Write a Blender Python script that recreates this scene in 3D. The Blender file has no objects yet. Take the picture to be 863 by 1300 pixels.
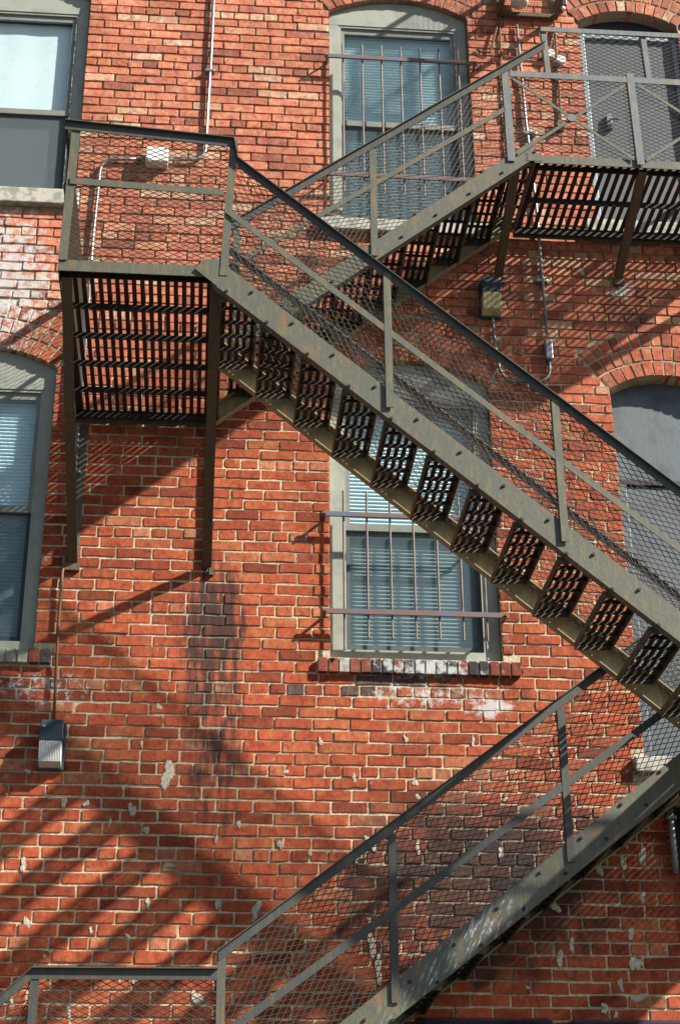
import bpy, math, random
import numpy as np
from mathutils import Vector, Matrix
R = math.radians
random.seed(7); rng = np.random.default_rng(11)
SC = bpy.context.scene
COL = SC.collection

# ------------------------------------------------------------------ camera
PITCH, YAW, ROLL, DIST, EYE = 0.4661999943, 0.0878192288, -0.0076664294, 8.714097595, 1.6
fw = Vector((math.sin(YAW)*math.cos(PITCH), math.cos(YAW)*math.cos(PITCH), math.sin(PITCH)))
rt = Vector((math.cos(YAW), -math.sin(YAW), 0)); up = rt.cross(fw)
r2 = math.cos(ROLL)*rt + math.sin(ROLL)*up; u2 = -math.sin(ROLL)*rt + math.cos(ROLL)*up
cd = bpy.data.cameras.new('camera'); cam = bpy.data.objects.new('camera', cd); COL.objects.link(cam)
cd.sensor_fit = 'VERTICAL'; cd.sensor_height = 36; cd.sensor_width = 24
cd.lens = 2100.0145/1300*36; cd.clip_end = 2000
cam.matrix_world = Matrix(((r2.x, u2.x, -fw.x, 0), (r2.y, u2.y, -fw.y, -DIST), (r2.z, u2.z, -fw.z, EYE), (0, 0, 0, 1)))
SC.camera = cam
def pix(p):
    v = Vector(p)-Vector((0, -DIST, EYE)); d = v.dot(fw)
    return 431.5+2100.0*v.dot(r2)/d, 650-2100.0*v.dot(u2)/d

# ------------------------------------------------------------------ sky and sun
SX, SZ = 1.86, 1.64                                   # sunlight moves (-SX, 1, -SZ)
el = math.atan2(SZ, math.hypot(SX, 1)); az = math.atan2(SX, -1)
w = bpy.data.worlds.new('World'); SC.world = w; w.use_nodes = True
nt = w.node_tree; bg = nt.nodes['Background']
sky = nt.nodes.new('ShaderNodeTexSky'); sky.sky_type = 'NISHITA'; sky.sun_disc = False
sky.sun_elevation = el; sky.sun_rotation = az
nt.links.new(sky.outputs[0], bg.inputs[0]); bg.inputs[1].default_value = 0.05
sl = bpy.data.lights.new('sun', 'SUN'); sl.energy = 5.0; sl.angle = R(1.0); sl.color = (1, .95, .86)
so = bpy.data.objects.new('sun', sl); COL.objects.link(so); so.location = (16, -10, 16)
so.rotation_euler = Vector((-SX, 1, -SZ)).to_track_quat('-Z', 'Y').to_euler()
vs = SC.view_settings; vs.view_transform = 'Standard'; vs.look = 'None'; vs.exposure = 1.20; vs.gamma = 1
vs.use_curve_mapping = False

# ------------------------------------------------------------------ materials
def nodes(name):
    m = bpy.data.materials.new(name); m.use_nodes = True
    t = m.node_tree; b = t.nodes['Principled BSDF']
    return m, t, b
class G:                                              # tiny node-graph helper
    def __init__(s, t): s.t = t
    def n(s, typ, **kw):
        o = s.t.nodes.new(typ)
        for k, v in kw.items(): setattr(o, k, v)
        return o
    def link(s, a, b): s.t.links.new(a, b)
    def val(s, sock, v):
        if hasattr(v, 'links') or isinstance(v, bpy.types.NodeSocket): s.link(v, sock)
        else: sock.default_value = v
    def math(s, op, a, b=0.0, c=0.0, clamp=False):
        o = s.n('ShaderNodeMath', operation=op, use_clamp=clamp)
        for i, v in enumerate((a, b, c)): s.val(o.inputs[i], v)
        return o.outputs[0]
    def mix(s, f, a, b, mode='MIX'):
        o = s.n('ShaderNodeMix', data_type='RGBA', blend_type=mode)
        s.val(o.inputs[0], f); s.val(o.inputs[6], a); s.val(o.inputs[7], b)
        return o.outputs[2]
    def noise(s, vec, scale, detail=4, rough=.55, dist=0):
        o = s.n('ShaderNodeTexNoise'); s.link(vec, o.inputs['Vector'])
        o.inputs['Scale'].default_value = scale; o.inputs['Detail'].default_value = detail
        o.inputs['Roughness'].default_value = rough; o.inputs['Distortion'].default_value = dist
        return o.outputs[0]
    def ramp(s, v, a, b):                             # smooth step a..b
        o = s.n('ShaderNodeMapRange', interpolation_type='SMOOTHSTEP')
        s.val(o.inputs[0], v); o.inputs[1].default_value = a; o.inputs[2].default_value = b
        return o.outputs[0]
    def bump(s, h, strength, dist, b):
        o = s.n('ShaderNodeBump'); o.inputs['Strength'].default_value = strength; o.inputs['Distance'].default_value = dist
        s.link(h, o.inputs['Height']); s.link(o.outputs[0], b.inputs['Normal'])
def c4(c): return (c[0], c[1], c[2], 1)

def wall_marks(g, pos):
    """masks in wall coordinates: rain stain, soot, white bloom (lime)"""
    sp = g.n('ShaderNodeSeparateXYZ'); g.link(pos, sp.inputs[0]); x, z = sp.outputs[0], sp.outputs[2]
    st = g.n('ShaderNodeVectorMath', operation='MULTIPLY'); g.link(pos, st.inputs[0]); st.inputs[1].default_value = (1, 1, .16)
    streak = g.noise(st.outputs[0], 26, 4, .6)
    blot = g.noise(pos, 5.5, 5, .62, .6)
    def blob(cx, cz, rx, rz):
        a = g.math('DIVIDE', g.math('SUBTRACT', x, cx), rx); b = g.math('DIVIDE', g.math('SUBTRACT', z, cz), rz)
        d = g.math('ADD', g.math('MULTIPLY', a, a), g.math('MULTIPLY', b, b))
        return g.math('SUBTRACT', 1.0, d, clamp=True)
    sb = g.math('MAXIMUM', g.math('MULTIPLY', blob(.05, 5.20, .25, .62), 1.0), g.math('MULTIPLY', blob(.06, 4.70, .25, 1.0), .74))
    wob = g.math('ADD', g.math('MULTIPLY', g.math('SUBTRACT', streak, .5), 1.9), g.math('MULTIPLY', g.math('SUBTRACT', blot, .5), 1.3))
    stain = g.math('MULTIPLY', g.ramp(g.math('ADD', sb, g.math('MULTIPLY', wob, 1.25)), .18, 1.0), g.ramp(sb, .0, .55))
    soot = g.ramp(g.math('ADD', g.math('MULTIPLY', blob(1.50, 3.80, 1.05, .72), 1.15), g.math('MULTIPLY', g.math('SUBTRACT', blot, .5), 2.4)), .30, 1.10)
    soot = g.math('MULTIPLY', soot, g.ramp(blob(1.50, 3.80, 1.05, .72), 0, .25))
    s3 = g.math('MULTIPLY', blob(2.62, 7.52, .22, .22), g.ramp(blot, .38, .55))
    s4 = g.math('MULTIPLY', blob(1.30, 4.90, .75, .18), g.ramp(blot, .46, .62))
    dark = g.math('MAXIMUM', g.math('MAXIMUM', stain, g.math('MULTIPLY', soot, .92)), g.math('MULTIPLY', g.math('MAXIMUM', s3, s4), .8))
    fine = g.noise(pos, 19, 8, .72, .15)
    l1 = g.math('MULTIPLY', blob(-1.36, 7.55, .56, .85), .98)
    l2 = g.math('MULTIPLY', blob(1.25, 4.86, .62, .13), .74); l3 = blob(-.9, 4.86, .5, .16); l4 = blob(2.60, 7.66, .16, .10); l5 = g.math('MAXIMUM', blob(1.60, 4.80, .22, .11), g.math('MULTIPLY', blob(1.25, 5.02, .50, .09), .9))
    m = g.math('MAXIMUM', g.math('MAXIMUM', l1, g.math('MAXIMUM', l2, l5)), g.math('MAXIMUM', g.math('MULTIPLY', l3, .7), g.math('MULTIPLY', l4, .8)))
    lime = g.ramp(g.math('ADD', m, g.math('MULTIPLY', g.math('SUBTRACT', fine, .5), 3.0)), .55, 1.05)
    lime = g.math('MULTIPLY', lime, g.ramp(m, 0.02, .25))
    return dark, lime, streak
def mat_brick():
    m, t, b = nodes('brick'); g = G(t)
    pos = g.n('ShaderNodeNewGeometry').outputs['Position']
    at = g.n('ShaderNodeAttribute', attribute_name='bc').outputs['Color']
    dark, lime, streak = wall_marks(g, pos)
    n1 = g.noise(pos, 34, 5, .6); n2 = g.noise(pos, 160, 3, .6); n3 = g.noise(pos, 1.3, 4, .6)
    wv_ = g.n('ShaderNodeVectorMath', operation='MULTIPLY'); g.link(pos, wv_.inputs[0]); wv_.inputs[1].default_value = (1, 1, .10)
    wire = g.noise(wv_.outputs[0], 190, 3, .6)
    at = g.mix(g.math('MULTIPLY', g.ramp(wire, .50, .72), .38), at, g.mix(1.0, at, (.45, .36, .32, 1), 'MULTIPLY'))
    at = g.mix(g.math('MULTIPLY', g.ramp(wire, .46, .30), .25), at, g.mix(1.0, at, (1.3, 1.55, 1.6, 1), 'MULTIPLY'))
    n6 = g.noise(pos, 15, 4, .6, .3); n7 = g.noise(pos, 21, 3, .55)
    at = g.mix(g.math('MULTIPLY', g.ramp(n6, .48, .62), .85), at, g.mix(1.0, at, (1.10, 1.55, 1.55, 1), 'MULTIPLY'))
    at = g.mix(g.math('MULTIPLY', g.ramp(n7, .50, .64), .65), at, g.mix(1.0, at, (.62, .52, .62, 1), 'MULTIPLY'))
    c = g.mix(g.math('MULTIPLY', g.ramp(n1, .45, .72), .55), at, g.mix(1.0, at, (.50, .42, .40, 1), 'MULTIPLY'))
    c = g.mix(g.math('MULTIPLY', g.ramp(n2, .58, .75), .35), c, (.50, .22, .13, 1))
    c = g.mix(g.math('MULTIPLY', g.ramp(n2, .36, .24), .6), c, (.09, .035, .022, 1))
    c = g.mix(g.math('MULTIPLY', g.ramp(streak, .52, .72), .32), c, g.mix(1.0, c, (.42, .36, .33, 1), 'MULTIPLY'))
    c = g.mix(g.math('MULTIPLY', g.ramp(n3, .46, .64), .50), c, g.mix(1.0, c, (.5, .45, .42, 1), 'MULTIPLY'))
    n8 = g.noise(pos, 8, 6, .7, .2)
    c = g.mix(g.math('MULTIPLY', g.ramp(n8, .60, .72), .50), c, (.46, .36, .25, 1))
    c = g.mix(g.math('MULTIPLY', dark, .90), c, (.030, .024, .022, 1))
    c = g.mix(g.math('MULTIPLY', lime, .80), c, (.54, .57, .56, 1))
    g.link(c, b.inputs['Base Color']); b.inputs['Roughness'].default_value = .88
    b.inputs['Specular IOR Level'].default_value = .25
    h = g.math('ADD', g.math('MULTIPLY', n1, .5), g.math('ADD', g.math('MULTIPLY', n2, .3), g.math('MULTIPLY', wire, .5)))
    g.bump(h, .55, .006, b)
    return m
def mat_mortar():
    m, t, b = nodes('mortar'); g = G(t)
    pos = g.n('ShaderNodeNewGeometry').outputs['Position']
    dark, lime, streak = wall_marks(g, pos)
    n1 = g.noise(pos, 45, 5, .65); n2 = g.noise(pos, 2.2, 4, .6); n4 = g.noise(pos, 220, 2, .5)
    c = g.mix(g.ramp(n1, .3, .7), (.38, .30, .18, 1), (.62, .53, .36, 1))
    c = g.mix(g.math('MULTIPLY', g.ramp(n2, .50, .64), .6), c, (.11, .075, .05, 1))
    sp = g.n('ShaderNodeSeparateXYZ'); g.link(pos, sp.inputs[0])
    c = g.mix(g.math('MULTIPLY', g.ramp(sp.outputs[2], 6.6, 7.6), .62), c, (.16, .10, .065, 1))   # upper storey keeps an older, browner mortar
    c = g.mix(g.math('MULTIPLY', dark, .70), c, (.06, .05, .04, 1))
    c = g.mix(lime, c, (.52, .51, .47, 1))
    g.link(c, b.inputs['Base Color']); b.inputs['Roughness'].default_value = .95
    g.bump(g.math('ADD', n1, g.math('MULTIPLY', n4, .5)), .8, .006, b)
    return m
def mat_plain(name, col, rough=.6, var=.25, scale=18, metal=0, bump=.2, col2=None, spec=.5, thr=(.45, .7)):
    m, t, b = nodes(name); g = G(t)
    tc = g.n('ShaderNodeNewGeometry').outputs['Position']
    n1 = g.noise(tc, scale, 5, .6); n2 = g.noise(tc, scale*6, 3, .6)
    c = g.mix(g.math('MULTIPLY', g.ramp(n1, *thr), var if col2 is None else 1.0), c4(col), c4(col2 or [x*.4 for x in col]))
    c = g.mix(g.math('MULTIPLY', g.ramp(n2, .55, .75), .25), c, c4([x*.6 for x in col]))
    g.link(c, b.inputs['Base Color']); b.inputs['Roughness'].default_value = rough; b.inputs['Metallic'].default_value = metal
    b.inputs['Specular IOR Level'].default_value = spec
    if bump: g.bump(n2, bump, .003, b)
    return m
def mat_steel(name, paint, rust, amount, rough=.55, scrape=0.0):
    """old painted steel: paint, rust blooms, run-off streaks, scuffs"""
    m, t, b = nodes(name); g = G(t)
    pos = g.n('ShaderNodeNewGeometry').outputs['Position']
    st = g.n('ShaderNodeVectorMath', operation='MULTIPLY'); g.link(pos, st.inputs[0]); st.inputs[1].default_value = (1, 1, .22)
    n1 = g.noise(pos, 7, 6, .66, .4); n2 = g.noise(pos, 60, 4, .6); n3 = g.noise(st.outputs[0], 42, 4, .6)
    f = g.math('ADD', g.math('MULTIPLY', n1, .62), g.math('ADD', g.math('MULTIPLY', n2, .2), g.math('MULTIPLY', n3, .18)))
    c = g.mix(g.ramp(n2, .35, .7), c4(paint), c4([x*.86 for x in paint]))
    c = g.mix(g.math('MULTIPLY', g.ramp(n3, .48, .66), .60), c, c4([paint[0]*1.75, paint[1]*1.35, paint[2]*.75]))
    c = g.mix(g.math('MULTIPLY', g.ramp(f, .60-amount, .72-amount), .85), c, c4(rust))
    c = g.mix(g.math('MULTIPLY', g.ramp(f, .70-amount, .80-amount), .6), c, (.06, .026, .012, 1))
    if scrape:
        sh = g.n('ShaderNodeVectorMath', operation='DOT_PRODUCT'); g.link(pos, sh.inputs[0]); sh.inputs[1].default_value = (.92, 0, -.40)
        cb = g.n('ShaderNodeCombineXYZ'); g.link(sh.outputs[1], cb.inputs[0]); sp = g.n('ShaderNodeSeparateXYZ'); g.link(pos, sp.inputs[0])
        g.link(g.math('MULTIPLY', sp.outputs[2], .12), cb.inputs[2])
        n5 = g.noise(cb.outputs[0], 75, 3, .6)
        a = g.math('DIVIDE', g.math('SUBTRACT', sp.outputs[0], 1.25), .42); wv = g.math('SUBTRACT', 1.0, g.math('MULTIPLY', a, a), clamp=True)
        c = g.mix(g.math('MULTIPLY', g.math('MULTIPLY', g.ramp(n5, .52, .62), g.ramp(n2, .35, .6)), g.math('MULTIPLY', g.math('MULTIPLY', wv, g.ramp(sp.outputs[2], 4.3, 4.0)), scrape)), c, (.50, .56, .64, 1))
    g.link(c, b.inputs['Base Color']); b.inputs['Roughness'].default_value = rough
    b.inputs['Specular IOR Level'].default_value = .4
    g.bump(g.math('ADD', n2, n1), .25, .004, b)
    return m
def mat_glass(name='window_glass', tint=(.94, .98, .985)):
    m = bpy.data.materials.new(name); m.use_nodes = True; t = m.node_tree; t.nodes.clear(); g = G(t)
    o = g.n('ShaderNodeOutputMaterial'); tr = g.n('ShaderNodeBsdfTransparent'); gl = g.n('ShaderNodeBsdfGlossy'); mx = g.n('ShaderNodeMixShader')
    tr.inputs[0].default_value = c4(tint); gl.inputs['Roughness'].default_value = .03
    ge = g.n('ShaderNodeNewGeometry'); dt = g.n('ShaderNodeVectorMath', operation='DOT_PRODUCT'); g.link(ge.outputs['Normal'], dt.inputs[0]); g.link(ge.outputs['Incoming'], dt.inputs[1])
    fres = g.math('ADD', .04, g.math('MULTIPLY', .96, g.math('POWER', g.math('SUBTRACT', 1.0, g.math('ABSOLUTE', dt.outputs[1]), clamp=True), 5.0)))
    pos = g.n('ShaderNodeNewGeometry').outputs['Position']; bp = g.n('ShaderNodeBump'); bp.inputs['Strength'].default_value = .05; bp.inputs['Distance'].default_value = .02
    g.link(g.noise(pos, 3.5, 2, .5), bp.inputs['Height']); g.link(bp.outputs[0], gl.inputs['Normal'])
    g.link(g.math('MULTIPLY', fres, 1.0, clamp=True), mx.inputs[0]); g.link(tr.outputs[0], mx.inputs[1]); g.link(gl.outputs[0], mx.inputs[2]); g.link(mx.outputs[0], o.inputs[0])
    return m
def mat_screen(name, col, cover):
    """fine woven insect screen: partly open"""
    m = bpy.data.materials.new(name); m.use_nodes = True; t = m.node_tree; t.nodes.clear(); g = G(t)
    o = g.n('ShaderNodeOutputMaterial'); tr = g.n('ShaderNodeBsdfTransparent'); df = g.n('ShaderNodeBsdfDiffuse'); mx = g.n('ShaderNodeMixShader')
    df.inputs[0].default_value = c4(col); mx.inputs[0].default_value = cover
    g.link(tr.outputs[0], mx.inputs[1]); g.link(df.outputs[0], mx.inputs[2]); g.link(mx.outputs[0], o.inputs[0])
    return m
M = dict(
    brick=mat_brick(), mortar=mat_mortar(),
    steel=mat_steel('painted_steel', (.096, .100, .077), (.20, .105, .032), .065, scrape=.8),
    rail=mat_steel('rail_steel', (.058, .064, .060), (.13, .065, .025), .05),
    rusty=mat_steel('rusty_steel', (.250, .225, .135), (.26, .13, .035), .05),
    slat=mat_steel('grating_steel', (.026, .019, .015), (.045, .020, .010), .06, .7),
    brace=mat_steel('bracket_steel', (.095, .075, .045), (.10, .05, .02), .06, .7),
    mesh=mat_steel('mesh_steel', (.062, .050, .038), (.11, .052, .022), .05),
    galv=mat_steel('galvanised_rail', (.135, .155, .158), (.18, .11, .05), .05, .5),
    casing=mat_plain('grey_green_paint', (.300, .315, .265), .55, .35, 9, bump=.15),
    casing_shaded=mat_plain('shaded_grey_green_paint', (.215, .215, .175), .6, .35, 9, bump=.15),  # spare darker copy of the casing paint, with reveal shade put into its colour
    sash=mat_plain('dark_sash', (.030, .034, .036), .4, .3), sash_g=mat_plain('grey_sash', (.20, .21, .18), .5, .3),
    glass=mat_glass(), screen=mat_screen('insect_screen', (.10, .14, .16), .28),
    screen_d=mat_screen('dark_insect_screen', (.12, .14, .15), .50),
    shade=mat_plain('white_roller_shade', (.78, .84, .83), .8, .1, 3, bump=0), blind=mat_plain('white_blind', (.76, .88, .90), .6, .15, 5, bump=0),
    stone=mat_plain('sill_stone', (.44, .42, .36), .9, .7, 16, bump=.5, thr=(.46, .62)), white=mat_plain('white_plastic', (.72, .74, .72), .5, .25, 20),
    patch=mat_plain('grey_patch_mortar', (.50, .47, .37), .95, .7, 55, bump=.6), door=mat_plain('grey_door_paint', (.074, .084, .088), .5, .35, 5, bump=.15),
    panel=mat_plain('blue_grey_board', (.074, .094, .108), .55, .75, 6, bump=.35), navy=mat_plain('dark_transom', (.020, .027, .036), .35, .3),
    black=mat_plain('black_rail', (.012, .012, .013), .5, .2), jamb=mat_plain('pale_jamb', (.27, .33, .36), .5, .5, 25),
    conduit=mat_plain('galvanised_conduit', (.27, .28, .29), .42, .6, 22, .5, thr=(.45, .65)), rustpipe=mat_plain('rusty_conduit', (.17, .085, .035), .7, .5, 22),
    lampbody=mat_plain('slate_lamp_housing', (.030, .042, .056), .45, .3), lens=mat_plain('prismatic_lens', (.62, .63, .60), .25, .3, 30),
    lens_y=mat_plain('yellowed_lens', (.52, .46, .26), .3, .7, 14), bar=mat_plain('mauve_bar_paint', (.15, .088, .075), .65, 1, 9, col2=(.085, .115, .18)),
    bar_v=mat_plain('rod_paint', (.16, .11, .095), .65, .8, 12), asphalt=mat_plain('asphalt', (.055, .053, .05), .9, .4, 6, bump=.5),
    room=mat_plain('dark_room', (.02, .02, .022), .9, .2), awning=mat_plain('dark_blue_metal', (.016, .024, .045), .35, .3), roof=mat_plain('roof_felt', (.06, .06, .06), .9, .3),
    plaster=mat_plain('pale_stucco', (.42, .38, .33), .9, .3, 2))

# ------------------------------------------------------------------ mesh helpers
class MB:
    def __init__(s): s.v = []; s.f = []; s.c = []
    def hexa(s, p):                                   # 8 corners: bottom 4, top 4
        o = len(s.v); s.v += [tuple(q) for q in p]
        for a in ((0, 3, 2, 1), (4, 5, 6, 7), (0, 1, 5, 4), (1, 2, 6, 5), (2, 3, 7, 6), (3, 0, 4, 7)): s.f.append(tuple(o+i for i in a))
        return s
    def box(s, x0, x1, y0, y1, z0, z1):
        return s.hexa([(x0, y0, z0), (x1, y0, z0), (x1, y1, z0), (x0, y1, z0), (x0, y0, z1), (x1, y0, z1), (x1, y1, z1), (x0, y1, z1)])
    def bar(s, p, q, a, b):                           # prism from p to q, cross-section spanned by vectors a, b (corner based)
        p, q, a, b = Vector(p), Vector(q), Vector(a), Vector(b)
        return s.hexa([p, p+a, p+a+b, p+b, q, q+a, q+a+b, q+b])
    def angle(s, p, q, a, b, t=.006):                 # L section: legs along a and b from the edge p-q
        a, b = Vector(a), Vector(b); an, bn = a.normalized()*t, b.normalized()*t
        s.bar(p, q, a, bn); s.bar(Vector(p)+bn, Vector(q)+bn, an, b-bn)
        return s
    def tube(s, pts, r, n=8, cap=True):
        pts = [Vector(p) for p in pts]; o = len(s.v); prev = None
        for i, p in enumerate(pts):
            d = (pts[min(i+1, len(pts)-1)]-pts[max(i-1, 0)]).normalized()
            if prev is None: a = d.orthogonal().normalized()
            else: a = (prev-d*prev.dot(d)).normalized()
            prev = a; b = d.cross(a); rr = r[i] if isinstance(r, (list, tuple)) else r
            for k in range(n):
                th = 2*math.pi*k/n; s.v.append(tuple(p+rr*(math.cos(th)*a+math.sin(th)*b)))
        for i in range(len(pts)-1):
            for k in range(n): s.f.append((o+i*n+k, o+i*n+(k+1) % n, o+(i+1)*n+(k+1) % n, o+(i+1)*n+k))
        if cap:
            s.f.append(tuple(o+k for k in reversed(range(n)))); e = o+(len(pts)-1)*n; s.f.append(tuple(e+k for k in range(n)))
        return s
    def prism(s, poly, y0, y1):                       # polygon in x-z, extruded in y (counter-clockwise seen from -y)
        o = len(s.v); n = len(poly)
        s.v += [(x, y0, z) for x, z in poly]+[(x, y1, z) for x, z in poly]
        s.f.append(tuple(o+i for i in range(n))); s.f.append(tuple(o+n+i for i in reversed(range(n))))
        for i in range(n): j = (i+1) % n; s.f.append((o+j, o+i, o+n+i, o+n+j))
        return s
    def mesh(s, name, mat):
        me = bpy.data.meshes.new(name); me.from_pydata(s.v, [], s.f)
        if s.c:
            ca = me.color_attributes.new('bc', 'FLOAT_COLOR', 'POINT')
            ca.data.foreach_set('color', np.array(s.c, dtype=np.float32).ravel())
        me.materials.append(M[mat] if isinstance(mat, str) else mat); me.update()
        return me
    def build(s, name, mat, parent=None, bevel=0, smooth=False):
        o = bpy.data.objects.new(name, s.mesh(name, mat)); COL.objects.link(o); setp(o, parent)
        if smooth: o.data.shade_smooth()
        if bevel:
            b = o.modifiers.new('bevel', 'BEVEL'); b.width = bevel; b.segments = 2; b.limit_method = 'ANGLE'
        return o
def wpos(o):
    p = Vector((0, 0, 0))
    while o: p += o.location; o = o.parent if False else None
    return p
BASE = {}
def setp(o, parent):
    if parent:
        o.parent = parent; o.matrix_parent_inverse = Matrix.Translation(-BASE.get(parent.name, Vector((0, 0, 0))))
def thing(name, loc, label, cat, group=None):
    o = bpy.data.objects.new(name, None); COL.objects.link(o); o.location = loc; o.empty_display_size = .1; BASE[o.name] = Vector(loc)
    o['label'] = label; o['category'] = cat
    if group: o['group'] = group
    return o
def inst(name, me, parent, loc):                      # a piece sharing mesh data, local to its parent part
    o = bpy.data.objects.new(name, me); COL.objects.link(o); o.parent = parent; o.location = loc
    return o

# ------------------------------------------------------------------ ground
g_ = MB(); g_.v = [(-300, -300, 0), (300, -300, 0), (300, 300, 0), (-300, 300, 0)]; g_.f = [(0, 1, 2, 3)]
o = g_.build('ground', 'asphalt'); o['kind'] = 'structure'; o['label'] = 'dark asphalt yard at the foot of the brick wall'

# ------------------------------------------------------------------ brick building
BLD = thing('brick_building', (1, 0, 0), 'weathered red brick building wall with arched windows and doors behind the fire escape', 'building')
CO = .0677; Z0 = 3.46                                 # course height, a header course centre
OPEN = [dict(k='ul', x0=-1.915, x1=-.928, zb=8.24, sp=9.92, ri=.14), dict(k='ll', x0=-1.945, x1=-.955, zb=5.08, sp=6.93, ri=.14),
        dict(k='lm', x0=.705, x1=1.698, zb=5.08, sp=6.93, ri=.14), dict(k='um', x0=.715, x1=1.686, zb=8.12, sp=9.92, ri=.14),
        dict(k='ud', x0=2.478, x1=3.194, zb=8.20, sp=9.95, ri=.115), dict(k='ld', x0=2.466, x1=3.182, zb=4.52, sp=6.925, ri=.115),
        dict(k='gd', x0=2.600, x1=3.50, zb=0.0, sp=4.25, ri=0)]
RING = .106; NR = 3
for p in OPEN:
    p['xc'] = (p['x0']+p['x1'])/2; hw = (p['x1']-p['x0'])/2; p['hw'] = hw
    if p['ri']:
        p['R'] = (hw*hw+p['ri']**2)/(2*p['ri']); p['zc'] = p['sp']+p['ri']-p['R']; p['th'] = math.asin(hw/p['R'])
def top_of(p, x):
    if not p['ri']: return p['sp']
    return p['zc']+math.sqrt(max(0, p['R']**2-(x-p['xc'])**2))
SILLS = [(-1.99, -.853, 4.992, 5.076), (.629, 1.793, 4.980, 5.066), (-2.0, -.90, 8.125, 8.24), (.64, 1.77, 8.03, 8.12), (2.40, 3.27, 8.105, 8.20), (2.40, 3.25, 4.43, 4.52)]
WX0, WX1, WZ1 = -3.2, 5.2, 11.3
# mortar sheet with the openings left out
mb = MB(); xs = {WX0, WX1}
for p in OPEN:
    n = 20 if p['ri'] else 1
    for i in range(n+1): xs.add(round(p['x0']+(p['x1']-p['x0'])*i/n, 5))
xs = sorted(xs); YM = .0050
def ymz(z): return .0050+.0055*min(1, max(0, (z-6.35)/1.1))
for xa, xb in zip(xs[:-1], xs[1:]):
    xm = (xa+xb)/2; cuts = sorted([p for p in OPEN if p['x0'] < xm < p['x1']], key=lambda p: p['zb'])
    lo = (0, 0)
    segs = []
    for p in cuts:
        segs.append((lo[0], lo[1], p['zb'], p['zb'])); lo = (top_of(p, xa), top_of(p, xb))
    segs.append((lo[0], lo[1], WZ1, WZ1))
    for za, zb, zc, zd in segs:
        if zc-za < 1e-4: continue
        hs = [h for h in (6.35, 7.45) if max(za, zb)+.01 < h < min(zc, zd)-.01]
        lv = [(za, zb)]+[(h, h) for h in hs]+[(zc, zd)]
        for (a0, b0), (a1, b1) in zip(lv[:-1], lv[1:]):
            i = len(mb.v); mb.v += [(xa, ymz(a0), a0), (xb, ymz(b0), b0), (xb, ymz(b1), b1), (xa, ymz(a1), a1)]; mb.f.append((i, i+1, i+2, i+3))
for p in OPEN:                                        # reveals
    loop = [(p['x0'], p['zb'])]+[(x, top_of(p, x)) for x in np.linspace(p['x0'], p['x1'], 21)]+[(p['x1'], p['zb'])]
    for (xa, za), (xb, zb) in zip(loop, loop[1:]+loop[:1]):
        i = len(mb.v); mb.v += [(xa, YM, za), (xb, YM, zb), (xb, .36, zb), (xa, .36, za)]; mb.f.append((i, i+1, i+2, i+3))
WALL = mb.build('wall', 'mortar', BLD)
mb = MB().box(WX0, WX1, .36, 7, 0, WZ1); mb.build('interior_wall', 'room', BLD)
MB().box(WX0-.05, WX1+.05, -.06, 7.1, WZ1+.001, WZ1+.12).build('roof', 'roof', BLD)

def brick_colour(x, z, h):
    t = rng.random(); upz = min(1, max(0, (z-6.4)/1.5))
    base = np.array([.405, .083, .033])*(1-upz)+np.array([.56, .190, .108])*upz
    if t < .66: c = base*rng.uniform(.86, 1.10)
    elif t < .82: c = base*rng.uniform(.50, .88)*np.array([1, .95, 1.05])
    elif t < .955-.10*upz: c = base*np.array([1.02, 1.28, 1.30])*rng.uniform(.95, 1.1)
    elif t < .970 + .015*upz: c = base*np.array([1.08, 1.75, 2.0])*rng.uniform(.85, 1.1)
    elif t < .996: c = base*rng.uniform(.5, .66)
    else: c = np.array([.40, .22, .07]) if h and rng.random() < .5 else base*.5
    if h and rng.random() < .25: c = np.array([.50, .165, .082])*rng.uniform(.75, 1.1)
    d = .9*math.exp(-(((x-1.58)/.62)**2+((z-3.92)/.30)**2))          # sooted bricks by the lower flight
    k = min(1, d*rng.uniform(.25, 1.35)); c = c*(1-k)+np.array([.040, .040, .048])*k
    if abs(z-4.95) < .25 and .5 < x < 1.9 and rng.random() < .15: c = np.array([.13, .07, .06])
    return np.clip(c, .01, .8)
def add_brick(mb, quad, y0, depth, col):
    """quad: 4 corners (x,z) counter-clockwise; a worn brick with chipped corners, slightly pillowed face"""
    q = [np.array(p) for p in quad]; out = []
    for i in range(4):
        a, b = q[i], q[(i+1) % 4]; L = np.linalg.norm(b-a); d = (b-a)/L; nrm = np.array([-d[1], d[0]])
        c0, c1 = rng.uniform(.001, .005, 2) if rng.random() < .85 else rng.uniform(.004, .015, 2)
        out.append(a+d*c0+nrm*rng.uniform(0, .002))
        if L > .12:
            for f in (.33, .66): out.append(a+d*L*(f+rng.uniform(-.08, .08))+nrm*rng.uniform(-.0022, .0036))
        elif L > .05: out.append(a+d*L*rng.uniform(.35, .65)+nrm*rng.uniform(-.001, .0025))
        out.append(b-d*c1+nrm*rng.uniform(0, .002))
    n = len(out); cen = sum(out)/n; o = len(mb.v); tx, tz = rng.normal(0, .010, 2)
    yo = y0+rng.normal(0, .0013)
    def yy(p): return yo+tx*(p[0]-cen[0])*.35+tz*(p[1]-cen[1])
    for p in out: mb.v.append((p[0], depth, p[1]))
    for p in out: mb.v.append((p[0], yy(p)+.0030, p[1]))
    for p in out:
        d = cen-p; d = d/np.linalg.norm(d); r = p+d*rng.uniform(.0015, .0038); mb.v.append((r[0], yy(r), r[1]))
    for i in range(n):
        j = (i+1) % n
        mb.f.append((o+i, o+j, o+n+j, o+n+i)); mb.f.append((o+n+i, o+n+j, o+2*n+j, o+2*n+i))
    mb.f.append(tuple(o+2*n+i for i in range(n)))
    mb.c += [(col[0], col[1], col[2], 1)]*(3*n)

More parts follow.
